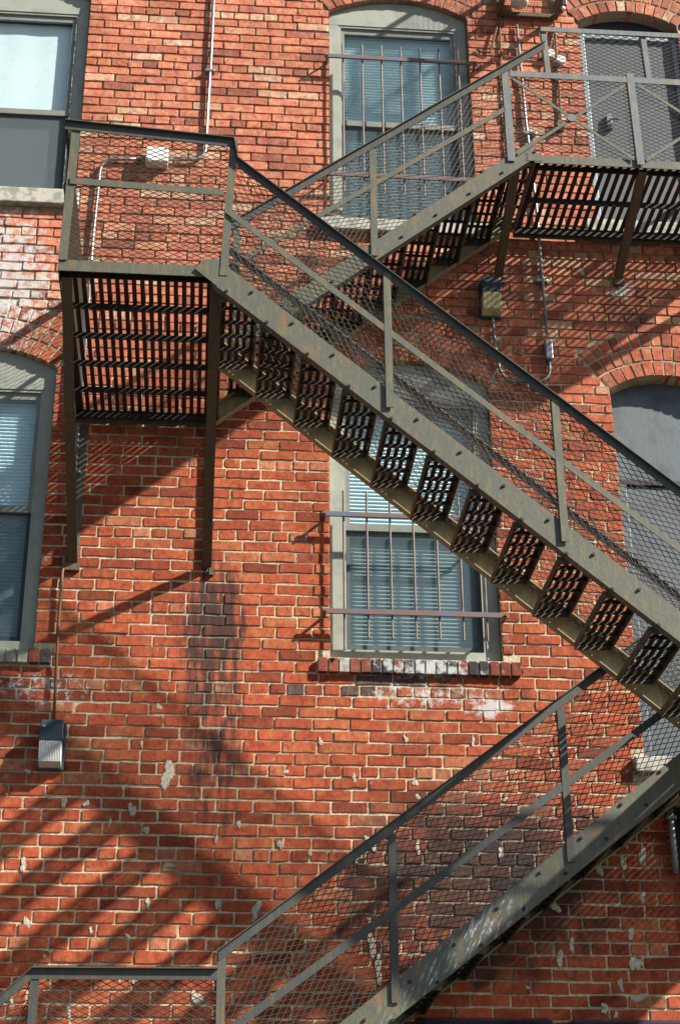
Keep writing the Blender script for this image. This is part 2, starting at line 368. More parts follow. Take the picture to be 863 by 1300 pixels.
# bricks in common bond: six stretcher courses, then a header course
specs = []
for r in range(-22, 116):
    zc = Z0+r*CO
    if zc+.03 > WZ1: break
    header = (r % 7 == 0) if r < 58 else ((r-80) % 7 == 0)
    blocks = []
    za, zb = zc-.026, zc+.026
    for p in OPEN:
        if zb > p['zb'] and za < p['sp']: blocks.append((p['x0'], p['x1']))
        if p['ri'] and zb > p['sp']-.01:
            Ro = p['R']+RING*NR; zt = zc-p['zc']
            if zt-.02 < Ro:
                w1 = math.sqrt(max(0, Ro*Ro-max(0, zt-.02)**2)); w2 = (zt+.02)*math.tan(p['th'])+.003
                blocks.append((p['xc']-min(w1, w2), p['xc']+min(w1, w2)))
    for s in SILLS:
        if zb > s[2]-.004 and za < s[3]+.004: blocks.append((s[0]-.006, s[1]+.006))
    blocks.sort(); free = []; cur = WX0
    for a, b in blocks:
        if a > cur: free.append((cur, a))
        cur = max(cur, b)
    if cur < WX1: free.append((cur, WX1))
    L = .1015 if header else .2065
    off = (.25 if header else (0 if r % 2 else .5))*L+rng.uniform(-.02, .02)
    for a, b in free:
        x = a; first = True
        # first boundary aligned to the bond
        k = math.ceil((a-WX0-off)/L+1e-6); nx = WX0+off+k*L
        edges = [a]
        while nx < b-.004:
            if nx-edges[-1] > .045: edges.append(nx+rng.normal(0, .004))
            nx += L
        if len(edges) > 1 and b-edges[-1] < .045: edges.pop()
        edges.append(b)
        for e0, e1 in zip(edges[:-1], edges[1:]):
            j0 = rng.uniform(.0034, .0060) if e0 != a or a == WX0 else 0.0; j1 = rng.uniform(.0034, .0060) if e1 != b or b == WX1 else 0.0
            hz = CO/2-.0048+rng.normal(0, .0010); dz = rng.normal(0, .0012)
            tw = rng.normal(0, .0012)
            specs.append(((e0+j0, e1-j1), zc+dz, hz, tw, header))
PARTN = 300
def area(s):
    (a, b), z, h, _, _ = s; px = [pix((x, 0, zz)) for x, zz in ((a, z-h), (b, z-h), (b, z+h))]
    c = pix(((a+b)/2, 0, z))
    if not (4 < c[0] < 859 and 4 < c[1] < 1296): return 0
    # bricks that the lowest flight's stringer covers
    zs = 3.314+.765*((a+b)/2*.91-1.165)
    return abs(px[1][0]-px[0][0])*abs(px[2][1]-px[1][1])
order = sorted(range(len(specs)), key=lambda i: -area(specs[i])); big = set(order[:PARTN])
rest = MB()
for i, ((a, b), z, h, tw, hd) in enumerate(specs):
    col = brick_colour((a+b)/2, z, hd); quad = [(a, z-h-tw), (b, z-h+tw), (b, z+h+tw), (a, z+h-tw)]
    if i in big:
        m1 = MB(); add_brick(m1, quad, 0.0, .10, col); o = m1.build('brick', 'brick', WALL)
    else: add_brick(rest, quad, 0.0, .10, col)
o = rest.build('bricks', 'brick', WALL); o['kind'] = 'stuff'; o['label'] = 'remaining red bricks of the wall in common bond'

# arches: three rings of rowlock bricks
for p in OPEN:
    if not p['ri']: continue
    bk = MB()
    for i in range(24):                               # mortar bed behind the rings
        t0 = -p['th']+2*p['th']*i/24; t1 = -p['th']+2*p['th']*(i+1)/24; ra, rb = p['R']+.001, p['R']+RING*NR-.004
        P = [(p['xc']+r*math.sin(t), p['zc']+r*math.cos(t)) for r, t in ((ra, t0), (ra, t1), (rb, t1), (rb, t0))]
        o_ = len(bk.v); bk.v += [(x, .0046, z) for x, z in P]; bk.f.append((o_, o_+1, o_+2, o_+3))
    arch = bk.build('arch', 'mortar', BLD)
    for j in range(NR):
        r0 = p['R']+j*RING+(.0 if j == 0 else .005); r1 = p['R']+(j+1)*RING-.004; rm = (r0+r1)/2
        n = max(6, round(2*p['th']*rm/.069)); sh = rng.uniform(-.2, .2)
        for i in range(n):
            g = .0046/rm; t0 = -p['th']+2*p['th']*i/n+g; t1 = -p['th']+2*p['th']*(i+1)/n-g
            quad = [(p['xc']+r*math.sin(t), p['zc']+r*math.cos(t)) for r, t in ((r0, t0), (r0, t1), (r1, t1), (r1, t0))]
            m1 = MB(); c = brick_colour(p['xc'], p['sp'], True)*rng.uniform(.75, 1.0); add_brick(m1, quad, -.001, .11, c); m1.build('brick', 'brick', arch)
# sills
for k, (x0, x1, z0, z1) in enumerate(SILLS):
    if k in (0, 1):                                   # rowlock brick sills
        s = MB().box(x0+.004, x1-.004, -.018, .06, z0+.004, z1-.006).build('window_sill', 'mortar', BLD)
        n = round((x1-x0)/.0615)
        for i in range(n):
            a = x0+(x1-x0)*i/n+.0035; b = x0+(x1-x0)*(i+1)/n-.0035
            t = rng.random(); c = np.array([.055, .048, .05]) if t < .42 else (np.array([.42, .39, .32]) if t < .62 else np.array([.20, .06, .04])*rng.uniform(.8, 1.4))
            if k == 1 and (i < 2 or i > n-4): c = np.array([.24, .06, .035])
            m1 = MB(); add_brick(m1, [(a, z0), (b, z0), (b, z1), (a, z1)], -.030, .05, c); m1.build('brick', 'brick', s)
    else:
        MB().box(x0, x1, -.045, .12, z0, z1).build('window_sill' if k < 4 else 'door_sill', 'stone', BLD, .006)
# grey repair patches smeared over joints
PATCH = [(-0.182, 4.373, 0.053, 0.105), (-0.364, 4.172, 0.026, 0.067), (-0.154, 3.876, 0.035, 0.024), (-0.283, 4.061, 0.022, 0.038), (-0.609, 4.202, 0.022, 0.029), (-0.726, 4.2, 0.022, 0.033), (-0.917, 3.864, 0.026, 0.048), (0.308, 3.644, 0.039, 0.057), (-0.873, 3.56, 0.031, 0.043), (-0.304, 3.285, 0.026, 0.038), (0.013, 3.189, 0.039, 0.057), (-0.63, 3.121, 0.022, 0.038), (0.109, 3.671, 0.022, 0.048), (0.442, 3.996, 0.018, 0.048), (-0.257, 3.67, 0.022, 0.038), (0.46, 4.399, 0.022, 0.019), (0.918, 3.467, 0.035, 0.076), (0.853, 3.947, 0.035, 0.067), (1.173, 3.995, 0.022, 0.057), (0.938, 3.991, 0.022, 0.038), (0.949, 3.345, 0.031, 0.095), (1.623, 3.967, 0.022, 0.038), (1.906, 3.677, 0.039, 0.038), (2.159, 3.902, 0.035, 0.067), (2.404, 3.971, 0.035, 0.067), (2.291, 3.926, 0.026, 0.057), (2.384, 3.743, 0.026, 0.038), (1.978, 3.478, 0.026, 0.048), (1.91, 3.408, 0.031, 0.057), (2.224, 3.277, 0.026, 0.043), (2.13, 3.155, 0.039, 0.033), (2.314, 3.209, 0.053, 0.033), (2.309, 3.387, 0.039, 0.067), (2.302, 3.544, 0.031, 0.038), (1.5, 4.602, 0.018, 0.038), (1.124, 4.603, 0.018, 0.029), (0.818, 4.748, 0.026, 0.019), (1.941, 4.543, 0.018, 0.033), (1.766, 4.585, 0.018, 0.029), (2.60, 7.66, .07, .05), (2.35, 7.80, .03, .03), (2.78, 7.62, .02, .02)]
prng = random.Random(5)
for i in range(34):                                   # more small smears, mostly over head joints
    PATCH.append((prng.uniform(-.95, 2.45), Z0+CO*(round((prng.uniform(3.1, 4.75)-Z0)/CO)+prng.choice((-.5, 0, .2))), prng.uniform(.010, .022), prng.uniform(.016, .040)))
for cx, cz, rx, rz in PATCH:
    m1 = MB(); n = 46; ph = rng.uniform(0, 6, 7); ring = []
    for i in range(n):
        t = 2*math.pi*i/n; k = 1+.30*math.sin(2*t+ph[0])+.16*math.sin(3*t+ph[1])+.07*math.sin(5*t+ph[2])+.035*math.sin(11*t+ph[3])+.075*rng.normal()
        ring.append((cx+rx*.66*k*math.cos(t), cz+rz*.68*k*math.sin(t)))
    m1.v = [(x, .004, z) for x, z in ring]+[(cx+(x-cx)*.90, -.0022+rng.normal(0, .0008), cz+(z-cz)*.90) for x, z in ring]+[(cx, -.0035, cz)]
    for i in range(n):
        j = (i+1) % n; m1.f += [(i, j, n+j, n+i), (n+i, n+j, 2*n)]
    m1.build('mortar_patch', 'patch', WALL)

# ------------------------------------------------------------------ windows
def arch_poly(p, zlow, x0, x1, n=16, dr=.0):
    return [(x0, zlow), (x1, zlow)]+[(x, top_of(p, min(max(x, p['x0']+.001), p['x1']-.001))-dr) for x in np.linspace(x1, x0, n)]
def zig(mb, x0, x1, z0, z1, y, pitch, amp):
    n = max(2, int((z1-z0)/pitch)); o = len(mb.v)
    for i in range(n+1):
        z = z0+(z1-z0)*i/n
        mb.v += [(x0, y, z), (x1, y, z), (x0, y+amp, z+pitch*.86), (x1, y+amp, z+pitch*.86)] if i < n else [(x0, y, z), (x1, y, z)]
    for i in range(n):
        a = o+4*i; mb.f.append((a, a+1, a+3, a+2)); b = a+4; mb.f.append((a+2, a+3, b+1, b))
    return mb
def window(p, zh, zm, cas, jw, yc, sash_up, sash_lo, lab, shade, bottom=.065):
    x0, x1, zb = p['x0']+.006, p['x1']-.006, p['zb']+.003
    win = MB(); dp = yc+.105
    win.box(x0, x0+jw, yc, dp, zb, zh); win.box(x1-jw, x1, yc, dp, zb, zh)
    win.box(x0+jw, x1-jw, yc+.004, dp, zb, zb+bottom)
    win.prism(arch_poly(p, zh, x0, x1, 18, .004), yc-.001, dp)
    W = win.build('window', cas, BLD); W['label'] = lab
    a, b = x0+jw, x1-jw; s = .042
    bead = MB(); yb = yc+.017
    bead.box(a, a+.016, yb-.012, yb, zb+bottom, zh-.001); bead.box(b-.016, b, yb-.012, yb, zb+bottom, zh-.001); bead.box(a+.016, b-.016, yb-.012, yb, zh-.018, zh-.001)
    bead.build('stop_bead', cas, W)
    for nm, z0, z1, y, mt in (('upper_sash', zm-.02, zh-.02, yc+.018, sash_up), ('lower_sash', zb+bottom, zm+.02, yc+.040, sash_lo)):
        m1 = MB(); m1.box(a+.001, a+s, y, y+.020, z0, z1); m1.box(b-s, b-.001, y, y+.020, z0, z1); m1.box(a+s, b-s, y+.001, y+.019, z1-s, z1); m1.box(a+s, b-s, y+.001, y+.019, z0, z0+s)
        S = m1.build(nm, mt, W)
        MB().box(a+s-.004, b-s+.004, y+.008, y+.012, z0+s-.004, z1-s+.004).build('pane', 'glass', W)
        if nm == 'lower_sash':
            MB().box(a+.02, b-.02, y-.0035, y-.0020, z0+.012, z1-.045).build('insect_screen', 'screen_d' if shade else 'screen', W)
    yb = yc+.072
    if shade:
        m1 = MB(); n = 16; o_ = 0
        for i in range(n+1):
            x = a+.01+(b-a-.02)*i/n; yy = yb+.0015*math.sin(i*1.3)
            m1.v += [(x, yy, zb+.05), (x, yy, zh-.05)]
        m1.f = [(2*i, 2*i+2, 2*i+3, 2*i+1) for i in range(n)]
        m1.build('roller_shade', 'shade', W, smooth=True)
    else: zig(MB(), a+.012, b-.012, zb+.05, zh-.04, yb, .0245, .020).build('venetian_blind', 'blind', W)
PO = {p['k']: p for p in OPEN}
window(PO['ul'], 9.800, 8.945, 'casing', .068, .045, 'sash_g', 'sash', 'grey green framed window with a pale roller shade over a dark lower sash', True, .03)
window(PO['ll'], 6.790, 5.985, 'casing', .062, .045, 'sash_g', 'sash', 'grey green framed window with pale blind and a black lower sash', False)
window(PO['lm'], 6.790, 5.935, 'casing', .078, .045, 'sash_g', 'sash_g', 'grey green framed window with venetian blind behind bars', False)
window(PO['um'], 9.835, 8.985, 'casing', .066, .045, 'sash_g', 'sash_g', 'grey green framed arched window with pale blind behind bars', False)

# doors
p = PO['ud']; x0, x1 = p['x0']+.005, p['x1']-.005
d = MB().prism(arch_poly(p, 9.875, x0, x1, 18, .004), .10, .15).build('transom', 'navy', BLD)
d = MB(); d.box(x0, x0+.034, .012, .10, p['zb']+.003, 9.873); d.box(x1-.034, x1, .04, .10, p['zb']+.003, 9.873); d.box(x0+.034, x1-.034, .04, .10, 9.84, 9.872)
D = d.build('door_frame', 'jamb', BLD, .003)
dl = MB().box(x0+.037, x1-.037, .062, .10, p['zb']+.02, 9.837).build('door', 'door', BLD, .003); dl['label'] = 'flat grey door behind the upper landing'
MB().box(2.63, 2.665, .03, .0618, 9.03, 9.15).tube([(2.6475, .03, 9.09), (2.6475, .005, 9.09), (2.70, .003, 9.087)], .009).build('door_handle', 'conduit', dl)
p = PO['ld']; x0, x1 = p['x0']+.005, p['x1']-.005
MB().prism(arch_poly(p, 6.335, x0, x1, 18, .004), .11, .15).build('transom', 'panel', BLD)['label'] = 'blue grey board filling the arch of the lower door'
MB().box(x0, x1, .085, .15, 6.295, 6.333).build('transom_bar', 'black', BLD, .003)
D = MB(); D.box(x0, x0+.06, .08, .15, p['zb']+.003, 6.293); D.box(x1-.06, x1, .08, .15, p['zb']+.003, 6.293); D.build('door_frame', 'panel', BLD, .003)
dl = MB().box(x0+.066, x1-.066, .10, .15, p['zb']+.02, 6.29).build('door', 'panel', BLD, .003); dl['label'] = 'blue grey door at the turn of the stair'
MB().box(x0+.0605, x0+.0655, .092, .140, p['zb']+.02, 6.29).build('edge_strip', 'jamb', dl)
p = PO['gd']
d = MB(); d.box(2.606, 2.66, .03, .12, .003, 4.245); d.box(3.44, 3.494, .03, .12, .003, 4.245); d.box(2.66, 3.44, .03, .12, 4.19, 4.245); d.build('door_frame', 'black', BLD, .003)
dl = MB().box(2.664, 3.436, .08, .12, .01, 4.187).build('door', 'navy', BLD, .003); dl['label'] = 'dark ground floor doorway below the landing'
for i in range(26): MB().box(2.70, 3.40, .070, .0798, .3+i*.145, .41+i*.145).build('slat', 'black', dl)

# ------------------------------------------------------------------ window guards
def guard(x0, x1, zs, rods, z0, z1, label, lens=None):
    T = thing('window_guard', ((x0+x1)/2, -.06, zs[-1]), label, 'window guard', 'bar guards over the middle windows')
    for z in zs:
        m1 = MB().box(x0, x1, -.088, -.076, z-.016, z+.016); B = m1.build('cross_bar', 'bar', T, .002)
        for xx in (x0+.018, x1-.018):
            MB().tube([(xx, .02, z), (xx, -.098, z)], .0085, 8).build('bolt', 'rustpipe', B)
    for i, x in enumerate(rods):
        MB().tube([(x, -.066, z0[i] if isinstance(z0, list) else z0), (x, -.066, z1[i] if isinstance(z1, list) else z1)], .0065, 8).build('vertical_rod', 'bar_v', T)
    return T
guard(.655, 1.728, (5.947, 5.328), [.782+i*.1365 for i in range(7)], [5.10]+[5.175]*6, 6.11, 'mauve and blue steel bars over the lower middle window')
guard(.680, 1.728, (9.435, 8.435), [.805+i*.132 for i in range(7)], 8.30, 9.56, 'steel bars over the upper middle window, partly behind the upper flight')

# ------------------------------------------------------------------ fire escape
FE = thing('fire_escape', (1, -.8, 0), 'rusty grey steel fire escape with mesh railings zigzagging down the brick wall', 'fire escape')
YO, YI, YM1, YM2 = -1.59, -.82, -.79, -.06            # outer lane planes, inner lane planes
def inside(poly, P):                                  # convex polygon, ccw; P (n,2)
    ok = np.ones(len(P), bool)
    for i in range(len(poly)):
        a, b = np.array(poly[i]), np.array(poly[(i+1) % len(poly)])
        ok &= ((b[0]-a[0])*(P[:, 1]-a[1])-(b[1]-a[1])*(P[:, 0]-a[0])) >= 0
    return ok
def mesh_panel(poly, frame, slope=0.0, L=.060, S=.0300, wd=.0036, tk=.0022, name='mesh_panel'):
    """expanded metal in a plane. poly in (s, z); frame maps (s,z)->xyz; slope = direction of the long diagonal"""
    poly = [tuple(q) for q in poly]
    ar = sum(poly[i][0]*poly[(i+1) % len(poly)][1]-poly[(i+1) % len(poly)][0]*poly[i][1] for i in range(len(poly)))
    if ar < 0: poly = poly[::-1]
    cs, sn = math.cos(slope), math.sin(slope); P = np.array(poly); c0 = P.mean(0)
    Q = np.stack([(P[:, 0]-c0[0])*cs+(P[:, 1]-c0[1])*sn, -(P[:, 0]-c0[0])*sn+(P[:, 1]-c0[1])*cs], 1)
    i0, i1 = int(Q[:, 0].min()/(L/2))-2, int(Q[:, 0].max()/(L/2))+2; j0, j1 = int(Q[:, 1].min()/(S/2))-2, int(Q[:, 1].max()/(S/2))+2
    I, Jn = np.meshgrid(np.arange(i0, i1), np.arange(j0, j1)); I = I.ravel(); Jn = Jn.ravel(); e = (I+Jn) % 2 == 0; I, Jn = I[e], Jn[e]
    A = []; B = []; sg = []
    for s in (1, -1):
        A.append(np.stack([I*L/2, Jn*S/2], 1)); B.append(np.stack([(I+1)*L/2, (Jn+s)*S/2], 1)); sg.append(np.full(len(I), s))
    A = np.concatenate(A); B = np.concatenate(B); sg = np.concatenate(sg)
    rot = np.array([[cs, -sn], [sn, cs]])
    Aw = A@rot.T+c0; Bw = B@rot.T+c0; k = inside(poly, (Aw+Bw)/2); Aw, Bw, sg = Aw[k], Bw[k], sg[k]; n = len(Aw)
    ou, oz, on = frame                                # plane origin (3,), unit s-direction, outward normal
    ou, oz, on = np.array(ou, float), np.array(oz, float), np.array(on, float)
    zz = np.array([0, 0, 1.0])
    def W(P2): return ou+P2[:, :1]*oz+P2[:, 1:]*zz
    a, b = W(Aw), W(Bw); d = (b-a); d /= np.linalg.norm(d, axis=1)[:, None]
    pn = np.cross(np.broadcast_to(on, d.shape), d)
    # strands are tilted out of the plane, as in raised expanded metal
    ww = pn*math.cos(R(42))+on*(math.sin(R(42))); tt = np.cross(d, ww)
    ww = ww*wd/2; tt = tt*tk/2
    off = on*(np.where(sg > 0, .0008, -.0008))[:, None]
    V = np.stack([a+off-ww-tt, a+off+ww-tt, a+off+ww+tt, a+off-ww+tt, b+off-ww-tt, b+off+ww-tt, b+off+ww+tt, b+off-ww+tt], 1).reshape(-1, 3)
    F = (np.arange(n)[:, None, None]*8+np.array([[0, 1, 5, 4], [1, 2, 6, 5], [2, 3, 7, 6], [3, 0, 4, 7]])).reshape(-1, 4)
    me = bpy.data.meshes.new(name); me.vertices.add(len(V)); me.vertices.foreach_set('co', V.astype(np.float32).ravel())
    me.loops.add(F.size); me.loops.foreach_set('vertex_index', F.ravel().astype(np.int32))
    me.polygons.add(len(F)); me.polygons.foreach_set('loop_start', np.arange(0, F.size, 4, dtype=np.int32)); me.update(calc_edges=True)
    me.materials.append(M['mesh']); o = bpy.data.objects.new(name, me); COL.objects.link(o); setp(o, FE); o['kind'] = 'stuff'
    return o
XY = lambda y, s=-1: ((0, y, 0), (1, 0, 0), (0, s, 0))
def line(p, m): return lambda x: p[1]+m*(x-p[0])
def stringer(xa, xb, zu, th, y, mat, side, bolts=(), name='stringer'):
    """channel: web plane y, flanges turned to `side` (+1 = towards the wall)"""
    m1 = MB(); t = .008; f = .042*side
    P, Q = Vector((xa, y, zu(xa)-th)), Vector((xb, y, zu(xb)-th)); V = Vector((0, 0, th)); N = Vector((0, t*side, 0))
    m1.bar(P, Q, V, N)
    m1.bar(P+N, Q+N, (0, f, 0), (0, 0, t)); m1.bar(P+N+V-Vector((0, 0, t)), Q+N+V-Vector((0, 0, t)), (0, f, 0), (0, 0, t))
    s = m1.build(name, mat, FE)
    for bx, bz in bolts:
        yb = y-.009*side
        MB().tube([(bx, y+.002*side, bz), (bx, yb, bz)], [.010, .008], 7).build('bolt', 'slat', s)
    return s
# tread: nosing bars (the part), five flat slats and cross bars (pieces)
TD, TWO, = .196, None
def tread_meshes(w):
    m0 = MB(); h = .036
    for x in (-TD/2, TD/2-.007): m0.box(x, x+.007, 0, w, -h, 0)
    for y in (.0, w-.006): m0.box(-TD/2+.007, TD/2-.007, y, y+.006, -h, -.002)
    sl = MB().box(-.0108, .0108, .008, w-.008, -.0080, -.0005)
    cb = MB().box(-TD/2+.008, TD/2-.008, -.003, .003, -.030, -.012)
    return m0.mesh('tread', 'brace'), sl.mesh('slat', 'slat'), cb.mesh('cross_bar', 'slat')
def treads(cx, cz, sx, sz, n, ya, yb):
    w = yb-ya; tm, sm, cm = tread_meshes(w)
    for k in range(n):
        T = bpy.data.objects.new('tread', tm); COL.objects.link(T); loc = Vector((cx+sx*k, ya, cz+sz*k+rng.normal(0, .002)))
        setp(T, FE); T.location = loc; T.rotation_euler = (rng.normal(0, .004), rng.normal(0, .008), 0)
        for i in range(5): inst('slat', sm, T, (-TD/2+.0200+.0390*i, 0, 0))
        for i in range(5): inst('cross_bar', cm, T, (0, w*(i+.62)/5.0, 0))
def landing(x0, x1, y0, y1, z, pitch, sw, ncross, edge=.062, lab=None, t=.010):
    m1 = MB()
    m1.angle((x0, y0, z+.006), (x1, y0, z+.006), (0, 0, -edge), (0, .05, 0)); m1.angle((x0, y1, z), (x1, y1, z), (0, 0, -edge), (0, -.05, 0))
    m1.angle((x0, y0+.007, z), (x0, y1-.007, z), (0, 0, -edge), (.05, 0, 0)); m1.angle((x1, y0+.007, z), (x1, y1-.007, z), (0, 0, -edge), (-.05, 0, 0))
    La = m1.build('landing', 'steel', FE)
    if lab: La['label'] = lab
    sm = MB().box(-sw/2, sw/2, y0+.008, y1-.008, -t, 0).mesh('slat', 'slat'); n = int((x1-x0-.02)/pitch)
    st = (x1-x0-.02)/n
    for i in range(n): inst('slat', sm, La, (x0+.01+st*(i+.5), rng.normal(0, .002), z-.004))
    cm = MB().box(x0+.008, x1-.008, -.004, .004, -.048, -t-.0005).mesh('cross_bar', 'slat')
    for i in range(ncross): inst('cross_bar', cm, La, (0, y0+.07+(y1-y0-.11)*i/(ncross-1), z-.004))
    return La
def bracket(x, yf, zf, zw, s=1, w=.055, strap=True):
    m1 = MB(); P, Q = Vector((x, yf, zf)), Vector((x, -.02, zw)); d = (Q-P).normalized(); n = Vector((1, 0, 0)).cross(d).normalized()
    if n.y > 0: n = -n
    m1.angle(P, Q, (w*s, 0, 0), -n*w, .007); B = m1.build('bracket', 'brace', FE)
    if strap:
        MB().angle((x+s*.002, -.001, zf), (x+s*.002, -.001, zw+.03), (w*s, 0, 0), (0, -.05, 0), .006).build('wall_strap', 'steel', B)
    MB().box(x-.012, x+w*s+.012 if s > 0 else x+.012, -.026, .004, zw-.045, zw-.001).build('foot_plate', 'brace', B)
    return B
def hrail(p, q, mat='rail', w=.050, inward=False, name='handrail'):
    """angle iron: face leg hangs down, top leg points out over the face"""
    p, q = Vector(p), Vector(q); d = (q-p); o = Vector((d.y, -d.x, 0)); o = o.normalized() if o.length > 1e-6 else Vector((0, -1, 0))
    if o.y > 0 and abs(o.y) > .5: o = -o
    if abs(o.y) < .5 and o.x > 0: o = -o
    if inward: o = -o
    return MB().angle(p, q, o*w*.5, (0, 0, -w*1.1), .006).build(name, mat, FE)
def flat(p, q, h, t=.006, mat='steel', name='mid_rail', o=(0, -1, 0)):
    return MB().bar(p, q, (0, 0, -h), Vector(o)*t).build(name, mat, FE)
def post(x0, z0, x1, z1, y, mat='steel', w=.042, s=1):
    """angle post: face leg in the railing plane (towards the camera), second leg back"""
    return MB().angle((x0, y, z0), (x1, y, z1), (w*s, 0, 0), (0, .04, 0), .006).build('post', mat, FE)

# --- landing A, at the left, two lanes deep
zA = 6.598
landing(-.815, .035, YO, -.03, zA, .0420, .0240, 6, .066, 'left hand slatted landing seen from below')
bracket(-.800, YO+.05, 6.525, 5.61, 1); bracket(.020, YO+.05, 6.525, 5.605, -1)
post(-.818, 6.60, -.802, 7.485, YO-.008, 'steel', .045); post(.012, 6.545, .046, 7.43, YO-.008, 'steel', .040)
hrail((-.838, YO-.010, 7.498), (.066, YO-.010, 7.432)); hrail((.066, YO-.010, 7.432), (.090, YO-.010, 7.300))
flat((-.790, YO-.009, 7.122), (.020, YO-.009, 7.090), .040)
hrail((-.822, YO+.03, 7.495), (-.822, -.03, 7.50), name='handrail'); flat((-.82, YO+.03, 7.12), (-.82, -.03, 7.12), .038, mat='rail', o=(-1, 0, 0))
post(-.825, 6.60, -.825, 7.49, -.055, 'rail', .04)
mesh_panel([(-.80, 6.60), (.03, 6.60), (.05, 7.40), (-.80, 7.46)], XY(YO+.004))
mesh_panel([(YO, 6.60), (-.03, 6.60), (-.03, 7.46), (YO, 7.46)], ((-.815, 0, 0), (0, 1, 0), (-1, 0, 0)))

# --- landing B, upper right, one lane deep
zB = 8.085
landing(1.905, 3.42, YM1, -.03, zB, .0500, .0265, 3, .058, 'upper slatted landing at the door', .007)
bracket(1.775, YM1+.03, 8.02, 7.72, 1, .05, False); bracket(2.560, YM1+.03, 8.02, 7.745, 1, .05, False); bracket(3.36, YM1+.03, 8.02, 7.745, 1, .05, False)
post(1.738, 8.03, 1.735, 8.752, YM1-.010, 'galv', .046); post(2.540, 8.045, 2.532, 8.765, YM1-.016, 'galv', .046); post(3.36, 8.045, 3.36, 8.765, YM1-.016, 'galv', .046)
flat((1.785, YM1-.008, 8.738), (3.42, YM1-.008, 8.738), .045, .006, 'galv', 'handrail')
flat((2.005, YM1-.006, 9.118), (3.42, YM1-.006, 9.128), .036, .006, 'galv', 'top_rail')
for x in (2.008, 2.655, 3.38): post(x+.01, 8.735, x, 9.117, YM1-.002, 'galv', .034)
for a, b in (((1.80, 8.69), (2.52, 8.10)), ((1.80, 8.10), (2.52, 8.69)), ((2.60, 8.69), (3.34, 8.10)), ((2.60, 8.10), (3.34, 8.69))):
    yy = YM1-.009 if a[1] > b[1] else YM1-.003
    flat((a[0], yy, a[1]), (b[0], yy, b[1]), .026, .005, 'steel', 'cross_brace')
for x in (2.155, 2.965): MB().tube([(x, YM1-.016, 8.385), (x, YM1-.004, 8.385)], .030, 12).build('brace_boss', 'galv', FE)
mesh_panel([(1.78, 8.09), (3.40, 8.09), (3.40, 8.72), (1.78, 8.72)], XY(YM1+.006))
mesh_panel([(2.02, 8.74), (3.40, 8.74), (3.40, 9.11), (2.02, 9.10)], XY(YM1+.010))
hrail((3.42, YM1, 8.74), (3.42, -.03, 8.74)); mesh_panel([(YM1, 8.09), (-.03, 8.09), (-.03, 8.73), (YM1, 8.73)], ((3.415, 0, 0), (0, 1, 0), (1, 0, 0)))

# --- flight 1: landing B down to landing A (inner lane)
u1 = line((.87, 7.358), .82)
b1 = [(1.158-.208*k, 7.603-.170*k) for k in range(-3, 6)]; b1 = b1+[(x+.127, z) for x, z in b1]
stringer(.0, 1.905, u1, .140, YM1, 'steel', 1, b1); stringer(.0, 1.90, u1, .140, YM2, 'rusty', -1)
MB().angle((1.86, YM1-.002, 8.105), (1.95, YM1-.002, 8.105), (0, 0, -.06), (0, .03, 0)).build('gusset', 'steel', FE)
treads(1.222+.208*3, 7.615+.170*3, -.208, -.170, 9, YM1+.055, YM2-.010)
h1 = line((.078, 7.474), .7780); hrail((.06, YM1-.010, h1(.06)), (2.022, YM1-.010, h1(2.022)))
m1_ = line((.564, 7.556), .7610); flat((.06, YM1-.004, m1_(.06)), (1.74, YM1-.004, m1_(1.74)), .040)
for x in (.085, .892): post(x, u1(x)-.09, x, h1(x)-.045, YM1-.009, 'steel', .040)
mesh_panel([(.08, u1(.08)-.02), (1.74, u1(1.74)-.02), (1.74, h1(1.74)-.03), (.08, h1(.08)-.03)], XY(YM1+.006), math.atan(.80))

# --- flight 2: landing A down to landing C (outer lane)
XC, zC = 2.62, 4.425
u2_ = line((.04, 6.612), -.853)
b2 = [(.050+.2092*k, 6.449-.1800*k) for k in range(12)]; b2 = b2+[(x+.131, z) for x, z in b2]
stringer(-.02, XC, u2_, .172, YO-.004, 'steel', 1, b2); stringer(.0, XC, u2_, .172, YI, 'rusty', -1)
MB().prism([(-.115, 6.575), (.0, 6.475), (.0, 6.640), (-.07, 6.640)], YO-.011, YO-.0045).build('gusset', 'steel', FE)
treads(.117, 6.462, .2092, -.1800, 12, YO+.052, YI-.052)
h2 = line((.09, 7.300), -.8605); hrail((.09, YO-.010, h2(.09)), (XC, YO-.010, h2(XC)))
m2_ = line((.039, 6.975), -.8490); flat((.03, YO-.012, m2_(.03)), (XC, YO-.012, m2_(XC)), .044)
for x in (.862, 1.702, 2.56): post(x, u2_(x)-.125, x, h2(x)-.045, YO-.019, 'steel', .038)
mesh_panel([(.05, u2_(.05)-.02), (XC, u2_(XC)-.02), (XC, h2(XC)-.03), (.05, h2(.05)-.03)], XY(YO+.006), math.atan(-.855))
h2i = line((.053, 7.300), -.868); hrail((.05, YI, h2i(.05)-.012), (XC, YI, h2i(XC)-.012), 'galv', .042, name='handrail')
mesh_panel([(.05, u2_(.05)-.05), (XC, u2_(XC)-.05), (XC, h2i(XC)+.012), (.05, h2i(.05)+.012)], XY(YI-.034), math.atan(-.86))

